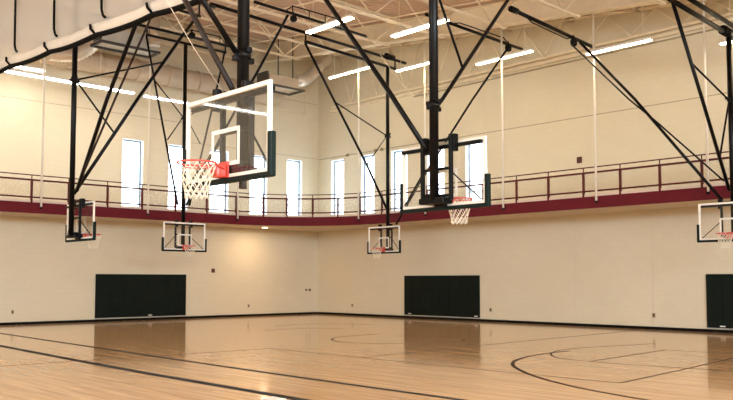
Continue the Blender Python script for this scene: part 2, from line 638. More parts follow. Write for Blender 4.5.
# slab in pieces: along left wall, along right wall, corner fan
n = len(m.v)
for i in range(len(P) - 1):
    a, b = P[i], P[i + 1]
    YW, XW = YA - .01, XB - .01
    ca = (a[0], YW) if i <= 10 else (XW, a[1])
    cb = (b[0], YW) if i + 1 <= 10 else (XW, b[1])
    if i == 10:
        ca = (a[0], YW)
        m.hexa([(*a, bot), (*b, bot), (*cb, bot), (XW, YW, bot), (*a, top), (*b, top), (*cb, top), (XW, YW, top)])
        m.quad([(*a, bot), (XW, YW, bot), (*ca, bot)])
        m.quad([(*a, top), (*ca, top), (XW, YW, top)])
        continue
    m.hexa([(*a, bot), (*b, bot), (*cb, bot), (*ca, bot), (*a, top), (*b, top), (*cb, top), (*ca, top)])
m.build('track_slab', M['soffit'], track)
ribbon(MB(), edge_path(), ZB_, ZT_, .05).build('fascia', M['maroon'], track, 'maroon painted edge band')
ribbon(MB(), edge_path(-.08), ZT_ - .02, ZT_ + .10, .05).build('curb', M['curb'], track, 'cream curb strip')
rail = thing('guard_railing', 'maroon guard railing on the edge of the elevated track', 'railing', (EX, EY, ZT_))


def rail_tube(z, r):
    return MB().tube([(x_, y_, z) for x_, y_ in edge_path(-.10)], r, 8)


rail_tube(RAILZ, .020).build('top_rail', M['rail'], rail)
rail_tube(RAILZ - .18, .034).build('middle_rail', M['rail'], rail)
rail_tube(RAILZ - .82, .030).build('bottom_rail', M['rail'], rail)
ribbon(MB(), edge_path(-.10), RAILZ - .79, RAILZ - .21, .004).build('infill_mesh', M['infill'], rail)
# posts at 1.46 m along the path
EP = edge_path(-.10, n=60)
cum = [0]
for a, b in zip(EP[:-1], EP[1:]):
    cum.append(cum[-1] + math.hypot(b[0] - a[0], b[1] - a[1]))


def at_len(s):
    for i in range(len(cum) - 1):
        if cum[i + 1] >= s:
            t = (s - cum[i]) / (cum[i + 1] - cum[i])
            return (EP[i][0] + (EP[i + 1][0] - EP[i][0]) * t, EP[i][1] + (EP[i + 1][1] - EP[i][1]) * t)
    return EP[-1]


post_at = [25.52, 26.92, 28.48, 29.96, 31.48, 33.0, 34.5, 35.81, 36.89, 38.07, 39.26, 40.38, 41.69, 43.03, 44.35, 45.65, 47.29, 48.87, 50.27, 51.71, 53.11, 54.51, 55.89]
for s in [post_at[0] - 1.48, post_at[0] - 2.96] + post_at + [post_at[-1] + 1.4 * k for k in (1, 2, 3, 4)]:
    px, py = at_len(s)
    MB().bar((px, py, ZT_ - .02), (px, py, RAILZ - .20), .07, .07).bar((px, py, RAILZ - .20), (px, py, RAILZ), .028, .028).build('post', M['rail'], rail)

# round lamps recessed under the gallery
for (x_, y_), lab in (((22.9, 31.5), 'small round downlight glowing under the curved track edge near the corner'),):
    t_ = thing('recessed_downlight', lab, 'ceiling light', (x_, y_, ZB_ + .02))
    MB().tube([(x_, y_, ZB_ + .02), (x_, y_, ZB_ + .06)], .17, 20).build('trim_ring', M['white'], t_)
    MB().tube([(x_, y_, ZB_ + .005), (x_, y_, ZB_ + .02)], .13, 20).build('lens', M['lamp'], t_)
    area('downlight_beam', (x_, y_, ZB_ - .01), (0, 0, 0), .25, .25, 45, (1, .70, .42))

# hanger rods carrying the track edge
RODS = [('A', 7.5), ('A', 11.84), ('A', 16.16), ('A', 20.5), ('B', 26.72), ('B', 22.80), ('B', 18.83), ('B', 14.91), ('B', 11.06)]
RLAB = ['white hanger rod of the track outside the frame beyond the curtain', 'white hanger rod left of the goal with the edge-on backboard, leftmost in view',
        'white hanger rod in front of the wall between the two leftmost tall windows', 'white hanger rod ending below the large near backboard',
        'white hanger rod just left of the mast of the small goal in the middle', 'white hanger rod ending in line with the left corner of the rear-facing backboard',
        'white hanger rod just right of the rear-facing backboard', 'white hanger rod beside the small red alarm on the upper wall', 'white hanger rod nearest the right edge of the view']
for (w_, u_), lab in zip(RODS[1:], RLAB[1:]):
    if w_ == 'A':
        x_, y_ = u_, EY - .07
        if u_ > 20.2:
            y_ = EY - ER + math.sqrt((ER + .0) ** 2 - (u_ - (EX - ER)) ** 2) - .07
    else:
        x_, y_ = EX - .07, u_
        if u_ > EY - ER:
            x_ = EX - ER + math.sqrt(ER ** 2 - (u_ - (EY - ER)) ** 2) - .09
    t_ = thing('hanger_rod', lab, 'hanger rod', (x_, y_, 4.44), 0, 'hanger rods of the running track')
    MB().tube([(x_, y_, 4.44), (x_, y_, deck_z(y_) - .02)], .038, 10).build('rod', M['rod'], t_)
    MB().tube([(x_, y_, 4.36), (x_, y_, 4.44)], .045, 8).build('end_nut', M['black'], t_, 'black end nut')

# ------------------------------------------------------------------ roof steel
GX = (24.0, 8.0, -6.0)
gl = ['deep cream roof girder sloping above the right-hand wall', 'cream roof girder above the curtain', 'cream roof girder over the rear of the hall']
for gx, lab in zip(GX, gl):
    g = thing('roof_girder', lab, 'roof beam', (gx, 10, deck_z(10) - .45), 0, 'sloping roof girders')
    h = .86
    MB().bar((gx, Y0, deck_z(Y0) - .03), (gx, YA, deck_z(YA) - .03), .36, .04).bar((gx, Y0, deck_z(Y0) - h), (gx, YA, deck_z(YA) - h), .36, .05).build('flange', M['steel'], g)
    MB().bar((gx, Y0, deck_z(Y0) - h / 2), (gx, YA, deck_z(YA) - h / 2), .03, h - .08).build('web_plate', M['steel'], g)

JY = [35.1 - 2.94 * k for k in range(1, 16)]
JD = 1.25
for k, jy in enumerate(JY):
    jl = ('cream open-web roof joist nearest the far wall' if k == 0 else
          'cream open-web roof joist, number %s counted from the far wall' % ['two', 'three', 'four', 'five', 'six', 'seven', 'eight', 'nine', 'ten', 'eleven', 'twelve', 'thirteen', 'fourteen', 'fifteen', 'sixteen', 'seventeen', 'eighteen', 'nineteen', 'twenty', 'twenty-one'][k - 1])
    zt, zb = deck_z(jy) - .03, deck_z(jy) - JD
    j = thing('roof_joist', jl, 'roof joist', (10, jy, zt), 0, 'open-web roof joists')
    MB().bar((X0, jy - .04, zt - .03), (23.8, jy - .04, zt - .03), .05, .06).bar((X0, jy + .04, zt - .03), (23.8, jy + .04, zt - .03), .05, .06).build('top_chord', M['steel'], j)
    MB().bar((X0 + 1, jy - .04, zb), (23.1, jy - .04, zb), .05, .06).bar((X0 + 1, jy + .04, zb), (23.1, jy + .04, zb), .06, .07).build('bottom_chord', M['steel'], j)
    w = MB()
    x_ = 23.7
    top_ = True
    while x_ > X0 + 1.5:
        x2 = x_ - 1.45
        w.tube([(x_, jy, zt - .05 if top_ else zb), (x2, jy, zb if top_ else zt - .05)], .034, 6)
        x_, top_ = x2, not top_
    w.build('webbing', M['steel'], j)
    # short outriggers from the girder to the right-hand wall
    w = MB().tube([(24.2, jy, deck_z(jy) - .1), (XB - .05, jy, deck_z(jy) - .1)], .05, 8)
    w.tube([(24.2, jy, deck_z(jy) - .85), (XB - .05, jy, deck_z(jy) - .1)], .03, 6)
    w.build('outrigger', M['steel'], j)

# truss along the right-hand wall, level bottom chord, top chord with the roof
t_ = thing('wall_truss', 'cream truss resting along the top of the right-hand wall', 'roof truss', (XB - .35, 12, 10.5))
tx = XB - .35
MB().bar((tx, Y0, 10.55), (tx, 31.5, 10.55), .10, .08).build('bottom_chord', M['steel'], t_)
MB().bar((tx, Y0, deck_z(Y0) - .1), (tx, YA - .1, deck_z(YA) - .1), .10, .08).build('top_chord', M['steel'], t_)
y_, up = 31.0, True
w = MB()
while y_ > 2:
    y2 = y_ - .95
    w.tube([(tx, y_, deck_z(y_) - .12 if up else 10.57), (tx, y2, 10.57 if up else deck_z(y2) - .12)], .028, 6)
    y_, up = y2, not up
w.build('webbing', M['steel'], t_)

# bridging lines tying the joists together
for k, bx_ in enumerate((20.6, 17.6, 14.6, 11.6)):
    o = MB().tube([(bx_, 12, deck_z(12) - JD + .24), (bx_, YA - .1, deck_z(YA) - JD + .24)], .024, 6).build('bridging_bar', M['steel'])
    tag(o, 'slim cream bridging bar across the roof joists, number %s from the deep girder' % ['one', 'two', 'three', 'four'][k], 'roof brace', 'bridging bars under the roof')

# sprinkler pipe in the far corner and conduit along the right wall
o = MB().tube([(20.5, YA - .12, 10.45), (26.4, YA - .12, 10.30)], .03, 8).tube([(26.4, YA - .12, 10.30), (26.4, YA - .12, 11.35), (22.0, YA - .12, 11.05)], .035, 8).build('sprinkler_pipe', M['steel'])
tag(o, 'cream pipe that turns upright near the corner of the two walls', 'pipe')
c_ = thing('wall_conduit', 'thin tan conduit with small boxes above the windows beside the corner', 'conduit', (XB - .03, 28, 8.03))
MB().tube([(XB - .03, 32.9, 8.04), (XB - .03, 24.2, 8.04)], .016, 6).build('tube', M['conduit'], c_)
for y_ in (30.65, 28.6, 28.15):
    MB().rbox((XB - .09, y_ - .07, 7.97), (XB, y_ + .07, 8.11), .01).build('junction_box', M['conduit'], c_)

# ------------------------------------------------------------------ light fixtures


def fixture(p, q, wd, lab, material, grp, hang_to=True):
    p, q = Vector(p), Vector(q)
    mid = (p + q) / 2
    f = thing('fluorescent_light', lab, 'ceiling light', mid, 0, grp)
    up = Vector((0, 0, 1))
    MB().bar(p + up * .07, q + up * .07, wd * .55, .09).bar(p + up * .035, q + up * .035, wd, .03).build('housing', M['white'], f)
    MB().bar(p, q, wd * .92, .03).build('diffuser', M[material], f, 'glowing diffuser')
    if hang_to:
        for s_ in (.12, .88):
            c = p.lerp(q, s_)
            MB().tube([c + up * .11, (c.x, c.y, deck_z(c.y) - .01)], .012, 5).build('hanger', M['steel'], f)


fx = [
    ((24.25, 28.41, 11.03), (24.25, 25.59, 11.03), .14, 'glowing light strip above the small middle goal, first from the corner'),
    ((24.25, 24.05, 10.53), (24.25, 22.00, 10.53), .14, 'glowing light strip just left of the thick near mast, second from the corner'),
    ((24.25, 19.72, 9.98), (24.25, 17.18, 9.98), .14, 'glowing light strip above the rear-facing goal, third along the right-hand wall'),
    ((24.25, 14.94, 9.40), (24.25, 12.61, 9.40), .14, 'glowing light strip above the blank right-hand wall, fourth from the corner'),
    ((24.25, 10.39, 8.79), (24.25, 8.0, 8.79), .14, 'glowing light strip behind the mast at the right edge of the view'),
    ((18.25, 22.57, 10.6), (18.25, 20.24, 10.6), .24, 'glowing light strip crossed by black pipes near the roof joists'),
    ((20.8, 20.81, 10.6), (20.8, 18.19, 10.6), .24, 'wide bright light strip behind the thick near mast, highest in view'),
]
for a in fx:
    fixture(a[0], a[1], a[2], a[3], 'tube', 'fluorescent strips under the roof')
fixture((3.9, 31.0, 9.50), (15.83, 31.0, 9.44), .26, 'long bright light strip near the left wall, behind the edge-on backboard goal', 'cove', 'light strips along the left-hand wall')
fixture((16.33, 31.0, 9.40), (18.35, 31.0, 9.40), .20, 'short light strip left of the mast behind the near backboard', 'cove', 'light strips along the left-hand wall')
fixture((-13.0, 31.0, 9.50), (3.4, 31.0, 9.50), .26, 'long light strip mirrored as a white line in the near glass backboard', 'cove', 'light strips along the left-hand wall')
fixture((11.1, 31.55, 9.84), (12.35, 31.55, 9.84), .30, 'short glaring light close to the left wall, under the curtain bundle', 'glare', 'light strips along the left-hand wall')

# unseen fixtures of the same kind, added to light the rest of the hall
for gx in (14.2, 3.2, -3.6, -9.0):
    for gy in ((-6, 1.5, 5, 15, 22) if gx < 10 else (-6, 0, 5)):
        fixture((gx, gy - 1.3, deck_z(gy) - .75), (gx, gy + 1.3, deck_z(gy) - .75), .30, 'fluorescent strip light overhead in the nearer half of the hall', 'tube', 'overhead strips outside the view')

# ------------------------------------------------------------------ ducts and air units
d = thing('round_duct', 'large round duct running along the left wall near the roof', 'duct', (18, 32.0, 10.75))
dy_, dz_ = 32.2, 10.78
MB().tube([(2, dy_, dz_), (24.2, dy_, dz_)], .44, 24).build('duct_body', M['duct'], d)
x_ = 9.0
while x_ < 24:
    MB().tube([(x_, dy_, dz_), (x_ + .05, dy_, dz_)], .475, 24).build('seam_band', M['duct'], d)
    x_ += 1.5

u = thing('air_handling_unit', 'grey boxed air unit with dark underside hanging beside the curtain', 'air unit', (14.8, 29.9, 10.8))
MB().rbox((13.65, 29.3, 10.84), (16.0, 30.1, 11.45), .02).build('cabinet', M['grey'], u)
MB().box((13.55, 29.2, 10.76), (16.05, 29.29, 10.86)).box((13.55, 30.06, 10.76), (16.05, 30.15, 10.86)).box((13.55, 29.29, 10.76), (13.64, 30.06, 10.86)).box((15.96, 29.29, 10.76), (16.05, 30.06, 10.86)).build('underside_frame', M['dark'], u, 'dark frame under the box')
MB().box((13.62, 29.34, 10.95), (13.65, 30.0, 11.45)).build('end_grille', M['dark'], u)
for x_ in (13.9, 15.8):
    MB().tube([(x_, 29.7, 11.55), (x_, 29.7, deck_z(29.7) - .02)], .018, 6).build('hanging_rod', M['dark'], u)

u = thing('air_handling_unit', 'tan boxed air unit with dark tray below hanging near the corner', 'air unit', (22.9, 30.1, 10.6))
MB().rbox((21.95, 29.9, 10.67), (23.6, 30.9, 11.15), .02).build('cabinet', M['duct'], u)
MB().box((22, 29.75, 10.58), (23.9, 29.84, 10.66)).box((22, 30.86, 10.58), (23.9, 30.95, 10.66)).box((22, 29.84, 10.58), (22.09, 30.86, 10.66)).box((23.81, 29.84, 10.58), (23.9, 30.86, 10.66)).build('underside_frame', M['dark'], u, 'dark tray under the box')
MB().rbox((21.8, 29.9, 10.70), (21.9, 30.7, 11.25), .01).build('end_grille', M['dark'], u)
for x_ in (22.5, 23.35):
    MB().tube([(x_, 30, 11.15), (x_, 30, deck_z(30) - .02)], .028, 6).build('hanging_rod', M['dark'], u)

d = thing('flexible_duct', 'silver flexible duct elbow left of the grey air unit', 'duct', (12.6, 30.2, 10.9))
pp = smooth_path([(12.15, 30.5, 10.32), (12.5, 30.5, 10.32), (13.1, 30.5, 10.45), (13.6, 30.45, 10.78), (13.85, 30.4, 11.12)], 8)
MB().tube(pp, [.25 + .04 * (i % 2) for i in range(len(pp))], 16).build('corrugated_sleeve', M['silver'], d)
d = thing('flexible_duct', 'silver and tan flexible duct rising from the air unit near the corner', 'duct', (24.6, 30.5, 11.4))
pp = smooth_path([(23.9, 30.4, 11.2), (24.15, 30.3, 11.25), (24.5, 30.3, 11.45), (25.13, 30.3, 12.05), (25.7, 30.3, 12.6), (25.85, 30.3, 12.78)], 8)
MB().tube(pp, [.26 + .045 * (i % 2) for i in range(len(pp))], 16).build('corrugated_sleeve', M['silver'], d)
d = thing('exhaust_pipe', 'short tan canister duct hanging right of the curtain bundle', 'duct', (15.9, 29.6, 11.6))
MB().tube([(15.62, 28.9, 11.0), (15.62, 28.9, 12.1)], .19, 16).tube([(15.62, 28.9, 12.1), (15.62, 28.9, deck_z(28.9) - .02)], .03, 6).build('pipe_body', M['duct'], d)
MB().tube([(15.62, 28.9, 10.92), (15.62, 28.9, 11.0)], .21, 16).build('pipe_band', M['silver'], d)
d = thing('branch_duct', 'slanting tan branch duct above the grey air unit', 'duct', (15.2, 29.7, 12.0))
MB().tube([(14.7, 29.7, 11.80), (15.2, 29.7, 12.9)], .22, 16).build('duct_body', M['duct'], d)

# ------------------------------------------------------------------ divider curtain gathered under the roof
CX_ = 8.0
cy0, cy1 = 30.6, 5.0


def curt_z(y_):
    """height of the lower edge: higher towards the far end, sagging between the straps"""
    return 7.02 + (y_ - 13.5) * .062 - .0003 * (y_ - 13.5) ** 2


straps = [22.65 - 2.62 * k for k in range(-3, 7)]


def sag(y_):
    t = ((22.65 - y_) / 2.62) % 1.0
    return -.05 * math.sin(math.pi * t) ** .8


cu = thing('divider_curtain', 'cream divider curtain gathered into a bundle with black straps under the roof', 'divider curtain', (CX_, 18, 7.4))
ys = [cy1 + (cy0 - cy1) * i / 180 for i in range(181)]
m = MB()
ring = []
nr = 14
for y_ in ys:
    zc = curt_z(y_) + sag(y_)
    t = ((22.65 - y_) / 2.62) % 1.0
    puff = .80 + .20 * math.sin(math.pi * t) ** .5
    row = []
    for k in range(nr):
        a = 2 * math.pi * k / nr
        wob = 1 + .06 * math.sin(5 * a + y_ * 1.3)
        row.append((CX_ + .11 * puff * wob * math.cos(a), y_, zc + .145 + .15 * wob * math.sin(a)))
    ring.append(row)
bmx = bmesh.new()
vv = [[bmx.verts.new(p) for p in row] for row in ring]
for i in range(len(vv) - 1):
    for k in range(nr):
        f = bmx.faces.new((vv[i][k], vv[i][(k + 1) % nr], vv[i + 1][(k + 1) % nr], vv[i + 1][k]))
        f.smooth = True
bmx.faces.new(vv[0][::-1])
bmx.faces.new(vv[-1])
m.bm(bmx)
m.build('bundle', M['cloth'], cu)
MB().tube([(CX_ - .03, y_, curt_z(y_) + sag(y_) + .0) for y_ in ys], .062, 8).build('bottom_rope', M['strap'], cu, 'black hem along the bottom')
m = MB()
for i in range(len(ys) - 1):
    ya, yb = ys[i], ys[i + 1]
    m.quad([(CX_ + .03, ya, curt_z(ya) + .24), (CX_ + .03, yb, curt_z(yb) + .24), (CX_ + .03, yb, deck_z(yb) - JD - .05), (CX_ + .03, ya, deck_z(ya) - JD - .05)])
m.build('upper_netting', M['netting'], cu, 'sheer white netting above the bundle')
for y_ in straps:
    zc = curt_z(y_)
    MB().tube([(CX_ - .05, y_, zc), (CX_ - .15, y_ + .06, zc + .13), (CX_ - .12, y_ + .14, zc + .24)], .032, 6).build('tie_strap', M['strap'], cu)
    y2 = y_ - .25
    z2 = curt_z(y2) + .30
    MB().tube(smooth_path([(CX_ - .06, y2 - .22, z2), (CX_ - .06, y2 - .08, z2 + .14), (CX_ - .05, y2, z2 + .6), (CX_ - .05, y2 + .03, deck_z(y2) - JD)], 6), .032, 6).build('lifting_strap', M['strap'], cu)
MB().tube([(CX_, cy1, deck_z(cy1) - JD - .05), (CX_, cy0, deck_z(cy0) - JD - .05)], .04, 8).build('head_pipe', M['steel'], cu)

# ------------------------------------------------------------------ basketball goals
# local frame of a goal: origin on the floor below the board, +x the way the board faces, z up
BZ, TZ, BW = 2.89, 3.96, .915


def head_meshes():
    H = {}
    H['glass'] = MB().rbox((-.012, -BW + .04, BZ + .04), (0.0, BW - .04, TZ - .04), .003).mesh('backboard_glass', M['glass'])
    f = MB()
    w = .055
    for a, b in (((-.03, -BW, BZ), (.012, BW, BZ + w)), ((-.03, -BW, TZ - w), (.012, BW, TZ)),
                 ((-.03, -BW, BZ + w), (.012, -BW + w, TZ - w)), ((-.03, BW - w, BZ + w), (.012, BW, TZ - w))):
        f.rbox(a, b, .006)
    H['frame'] = f.mesh('board_frame', M['white'])
    f = MB()
    w = .05
    y1, za, zb = .305, 3.05, 3.51
    f.box((.002, -y1, za), (.006, y1, za + w)).box((.002, -y1, zb - w), (.006, y1, zb))
    f.box((.002, -y1, za + w), (.006, -y1 + w, zb - w)).box((.002, y1 - w, za + w), (.006, y1, zb - w))
    H['square'] = f.mesh('target_square', M['white'])
    # U-shaped edge padding
    f = MB()
    f.rbox((-.045, -BW - .045, BZ - .055), (.035, BW + .045, BZ + .012), .018)
    for s_ in (-1, 1):
        ya, yb = sorted((s_ * (BW - .02), s_ * (BW + .055)))
        f.rbox((-.045, ya, BZ - .05), (.035, yb, BZ + .47), .018)
    H['padding'] = f.mesh('edge_padding', M['rubber'])
    # rim with its bracket
    f = MB()
    cxr = .40
    f.tube([(cxr + .2286 * math.cos(2 * math.pi * k / 36), .2286 * math.sin(2 * math.pi * k / 36), 3.05) for k in range(36)], .011, 8, True)
    ar = [R(35 + 290 * k / 30) for k in range(31)]
    f.tube([(cxr - .215 * math.cos(a) * -1 * -1, .215 * math.sin(a), 3.015) for a in [R(-110 + 220 * k / 24) for k in range(25)]], .006, 6)
    H['rim'] = f.mesh('rim', M['orange'])
    f = MB()
    f.rbox((.012, -.10, 2.90), (.03, .10, 3.10), .004)
    f.rbox((.03, -.085, 2.90), (.175, .085, 3.065), .03)
    for s_ in (-1, 1):
        f.tube([(.05, s_ * .07, 2.99), (.20, s_ * .12, 3.035), (.27, s_ * .19, 3.045)], .010, 6)
    H['bracket'] = f.mesh('rim_bracket', M['orange'])
    # net of crossing cords
    f = MB()
    N, rows = 12, 6
    prof_r = [.226, .205, .180, .158, .142, .134, .130]
    prof_z = [3.035, 2.955, 2.88, 2.81, 2.745, 2.685, 2.63]

    def pt(i, k):
        a = 2 * math.pi * (k + (.5 if i % 2 else 0)) / N
        return (cxr + prof_r[i] * math.cos(a), prof_r[i] * math.sin(a), prof_z[i])
    for i in range(rows):
        for k in range(N):
            f.tube([pt(i, k), pt(i + 1, k)], .0055, 5)
            f.tube([pt(i, k), pt(i + 1, k - 1 if i % 2 == 0 else k + 1)], .0055, 5)
    H['net'] = f.mesh('net', M['cord'])
    # steel frame behind the glass
    f = MB()
    for s_ in (-1, 1):
        f.rbox((-.19, s_ * .31 - .028, 2.98), (-.13, s_ * .31 + .028, 4.05), .006)
    for z_ in (3.06, 3.50, 3.97):
        f.rbox((-.18, -.285, z_ - .022), (-.14, .285, z_ + .022), .006)
    for s_ in (-1, 1):
        f.bar((-.05, s_ * .84, 2.96), (-.16, s_ * .34, 3.42), .016, .022)
    H['support'] = f.mesh('support_frame', M['black'])
    f = MB()
    f.rbox((-.10, -.87, 3.845), (-.035, .87, 3.905), .008)
    f.rbox((-.14, .27, 3.78), (-.03, .36, 4.06), .008).rbox((-.14, -.36, 3.78), (-.03, -.27, 4.06), .008)
    H['channel'] = f.mesh('top_channel', M['black'])
    f = MB()
    f.rbox((-.28, -.24, 2.93), (-.03, .30, 3.03), .02)
    f.rbox((-.10, -.12, 2.88), (-.032, .12, 2.95), .01).rbox((-.24, -.02, 3.03), (-.05, .20, 3.10), .015)
    H['carriage'] = f.mesh('height_carriage', M['black'])
    return H


HM = head_meshes()


def goal(label, x, y_, rz, dz, mast_off, mast_xy, mast_top, members, low=True):
    """members: (part name, radius, material, [world points])"""
    g = thing('basketball_goal', label, 'basketball goal', (x, y_, dz), rz, 'ceiling-hung basketball goals')
    g['_local'] = 0
    bd = put('backboard_glass', HM['glass'], g)
    put('board_frame', HM['frame'], g)
    put('target_square', HM['square'], g)
    put('edge_padding', HM['padding'], g)
    rm = put('rim', HM['rim'], g)
    put('rim_bracket', HM['bracket'], rm)
    put('net', HM['net'], g)
    put('support_frame', HM['support'], g)
    put('top_channel', HM['channel'], g)
    put('height_carriage', HM['carriage'], g)
    mx, my = mast_xy
    MB().tube([(mx, my, 2.98 + dz), (mx, my, mast_top)], .076, 16).build('mast', M['black'], g)
    # collar where the braces bolt on
    for z_ in (mast_off,):
        cl = MB().tube([(mx, my, z_ - .05), (mx, my, z_ + .05)], .10, 16)
        cl.rbox((mx - .15, my - .035, z_ - .09), (mx + .15, my + .035, z_ - .02), .01).rbox((mx - .035, my - .15, z_ + .01), (mx + .035, my + .15, z_ + .08), .01)
        cl.build('mast_collar', M['black'], g)
    for nm, r_, mt, pts in members:
        if nm in ('pulley',):
            c = Vector(pts[0])
            a = Vector(pts[1]).normalized() * .05
            o = MB().tube([c - a, c + a], r_, 14).tube([c, c + Vector((0, 0, r_ + .12))], .03, 6).build(nm, M[mt], g)
        else:
            o = MB().tube(pts, r_, 10).build(nm, M[mt], g)
    return g


def bumper(xa, xb, y_, z_, h, posts):
    out = [('bumper_rail', .022, 'black', [(xa - .35, y_, z_), (xa, y_, z_ + h), (xb, y_, z_ + h), (xb + .3, y_, z_)])]
    for k in range(posts):
        xx = xa + (xb - xa) * k / (posts - 1)
        out.append(('bumper_post', .02, 'black', [(xx, y_, z_), (xx, y_, z_ + h)]))
    return out


# G1: the large near goal, facing the rear of the hall (-X)
goal('large near basketball goal with glass board seen from the front, nearest the camera', 5.525, 8.42, R(180), .085, 4.55, (5.77, 8.42), 10.2, [
    ('side_brace', .038, 'bronze', [(5.78, 8.66, 4.16), (5.78, 9.89, 5.66), (5.78, 13.8, 10.4)]),
    ('front_brace', .036, 'black', [(5.66, 8.42, 4.57), (4.93 + .24, 8.42, 5.12), (.45, 8.42, 10.3)]),
    ('strut', .018, 'black', [(5.60, 8.50, 4.66), (5.45, 8.46, 4.84)]),
    ('lifting_cable', .004, 'cable', [(5.5, 8.42, 4.02), (5.07, 8.42, 4.50), (4.72, 8.42, 4.96), (.5, 8.42, 10.2)]),
    ('overhead_pipe', .06, 'black', [(-.2, 8.42, 10.3), (8.0, 8.42, 10.3)]),
    ('overhead_pipe', .05, 'black', [(5.78, 7.6, 10.45), (5.78, 14.3, 10.45)]),
    ('mast_foot', .05, 'dark', [(5.70, 8.30, 2.99), (5.70, 8.30, 2.86)]),
])

# G2: goal seen from behind, facing the right-hand wall (+X)
goal('basketball goal seen from behind with thick black mast, board facing the right-hand wall', 10.14, 8.98, 0, .06, 4.62, (9.92, 8.98), 10.2, [
    ('side_brace', .045, 'black', [(9.86, 9.12, 3.92), (9.86, 9.98, 5.02), (9.86, 11.62, 7.0), (9.86, 14.4, 10.4)]),
    ('back_brace', .034, 'black', [(10.04, 8.98, 4.66), (10.14, 8.98, 4.76), (11.95, 8.98, 6.87), (14.7, 8.98, 10.1)]),
    ('strut', .022, 'black', [(9.98, 8.98, 6.6), (10.66, 8.98, 5.36)]),
    ('lifting_cable', .006, 'cable', [(9.86, 9.3, 4.72), (9.86, 9.85, 5.3), (9.86, 10.6, 6.2)]),
    ('overhead_pipe', .06, 'black', [(8.3, 8.98, 10.3), (16.0, 8.98, 10.3)]),
    ('overhead_pipe', .05, 'black', [(9.86, 8.2, 10.45), (9.86, 14.8, 10.45)]),
])

# G3: small goal at the left, seen nearly edge-on, facing +X
goal('small distant basketball goal at left seen nearly edge-on from behind', 10.22, 23.13, 0, .04, 7.62, (9.94, 23.13), 10.9, [
    ('side_brace', .055, 'black', [(9.92, 22.75, 4.30), (9.9, 20.9, 6.66), (9.9, 19.31, 8.37), (9.9, 17.6, 10.2)]),
    ('lifting_cable', .030, 'bronze', [(9.92, 22.62, 4.5), (9.9, 20.42, 6.58), (9.9, 18.47, 8.40), (9.9, 16.9, 9.9)]),
    ('back_brace', .052, 'black', [(10.0, 23.13, 4.25), (11.95, 23.13, 7.33), (13.45, 23.13, 9.59), (14.04, 23.13, 10.42)]),
    ('strut', .028, 'black', [(9.98, 23.13, 7.60), (12.79, 23.13, 8.64)]),
    ('strut', .028, 'black', [(9.98, 23.13, 7.60), (11.19, 23.13, 6.20)]),
    ('overhead_pipe', .055, 'black', [(9.2, 23.13, 10.95), (14.7, 23.13, 10.86)]),
    ('overhead_pipe', .045, 'black', [(13.35, 23.13, 10.45), (14.15, 23.13, 10.42)]),
    ('pipe_link', .03, 'black', [(14.1, 23.13, 10.42), (14.1, 23.13, 10.86)]),
    ('overhead_pipe', .045, 'black', [(9.9, 16.4, 10.3), (9.9, 23.3, 10.95)]),
])

# G4: the far goal facing the camera side (-Y)
goal('small distant basketball goal hanging above the left green wall pad', 16.42, 27.78, R(-90), 0, 8.1, (16.52, 28.08), 11.05, [
    ('side_brace', .040, 'black', [(16.27, 28.08, 4.65), (15.19, 28.08, 9.37), (14.82, 28.08, 11.03)]),
    ('side_brace', .040, 'black', [(16.78, 28.08, 4.65), (17.95, 28.08, 9.37), (18.33, 28.08, 11.06)]),
    ('strut', .026, 'black', [(15.19, 28.08, 9.37), (16.45, 28.08, 8.11), (15.78, 28.08, 7.13)]),
    ('strut', .026, 'black', [(17.85, 28.08, 9.00), (16.6, 28.08, 8.11), (17.24, 28.08, 7.14)]),
    ('front_brace', .045, 'black', [(16.52, 27.85, 4.65), (16.52, 25.26, 7.23), (16.52, 23.17, 9.06), (16.52, 21.5, 10.62)]),
    ('overhead_pipe', .055, 'black', [(11.5, 28.08, 11.38), (18.6, 28.08, 11.34)]),
    ('overhead_pipe', .050, 'black', [(14.82, 28.08, 11.05), (18.40, 28.08, 11.05)]),
    ('pipe_link', .03, 'black', [(18.36, 28.08, 11.04), (18.36, 28.08, 11.36)]),
    ('pipe_link', .03, 'black', [(14.85, 28.08, 11.04), (14.85, 28.08, 11.36)]),
    ('overhead_pipe', .050, 'black', [(15.5, 22.0, 10.95), (20.6, 22.0, 10.83)]),
    ('pulley', .13, 'black', [(16.75, 28.0, 11.40), (0, 1, 0)]),
    ('pulley', .12, 'black', [(17.1, 21.95, 10.72), (0, 1, 0)]),
] + bumper(16.75, 18.1, 28.08, 11.38, .26, 2) + bumper(17.1, 19.3, 22.0, 10.9, .28, 4))

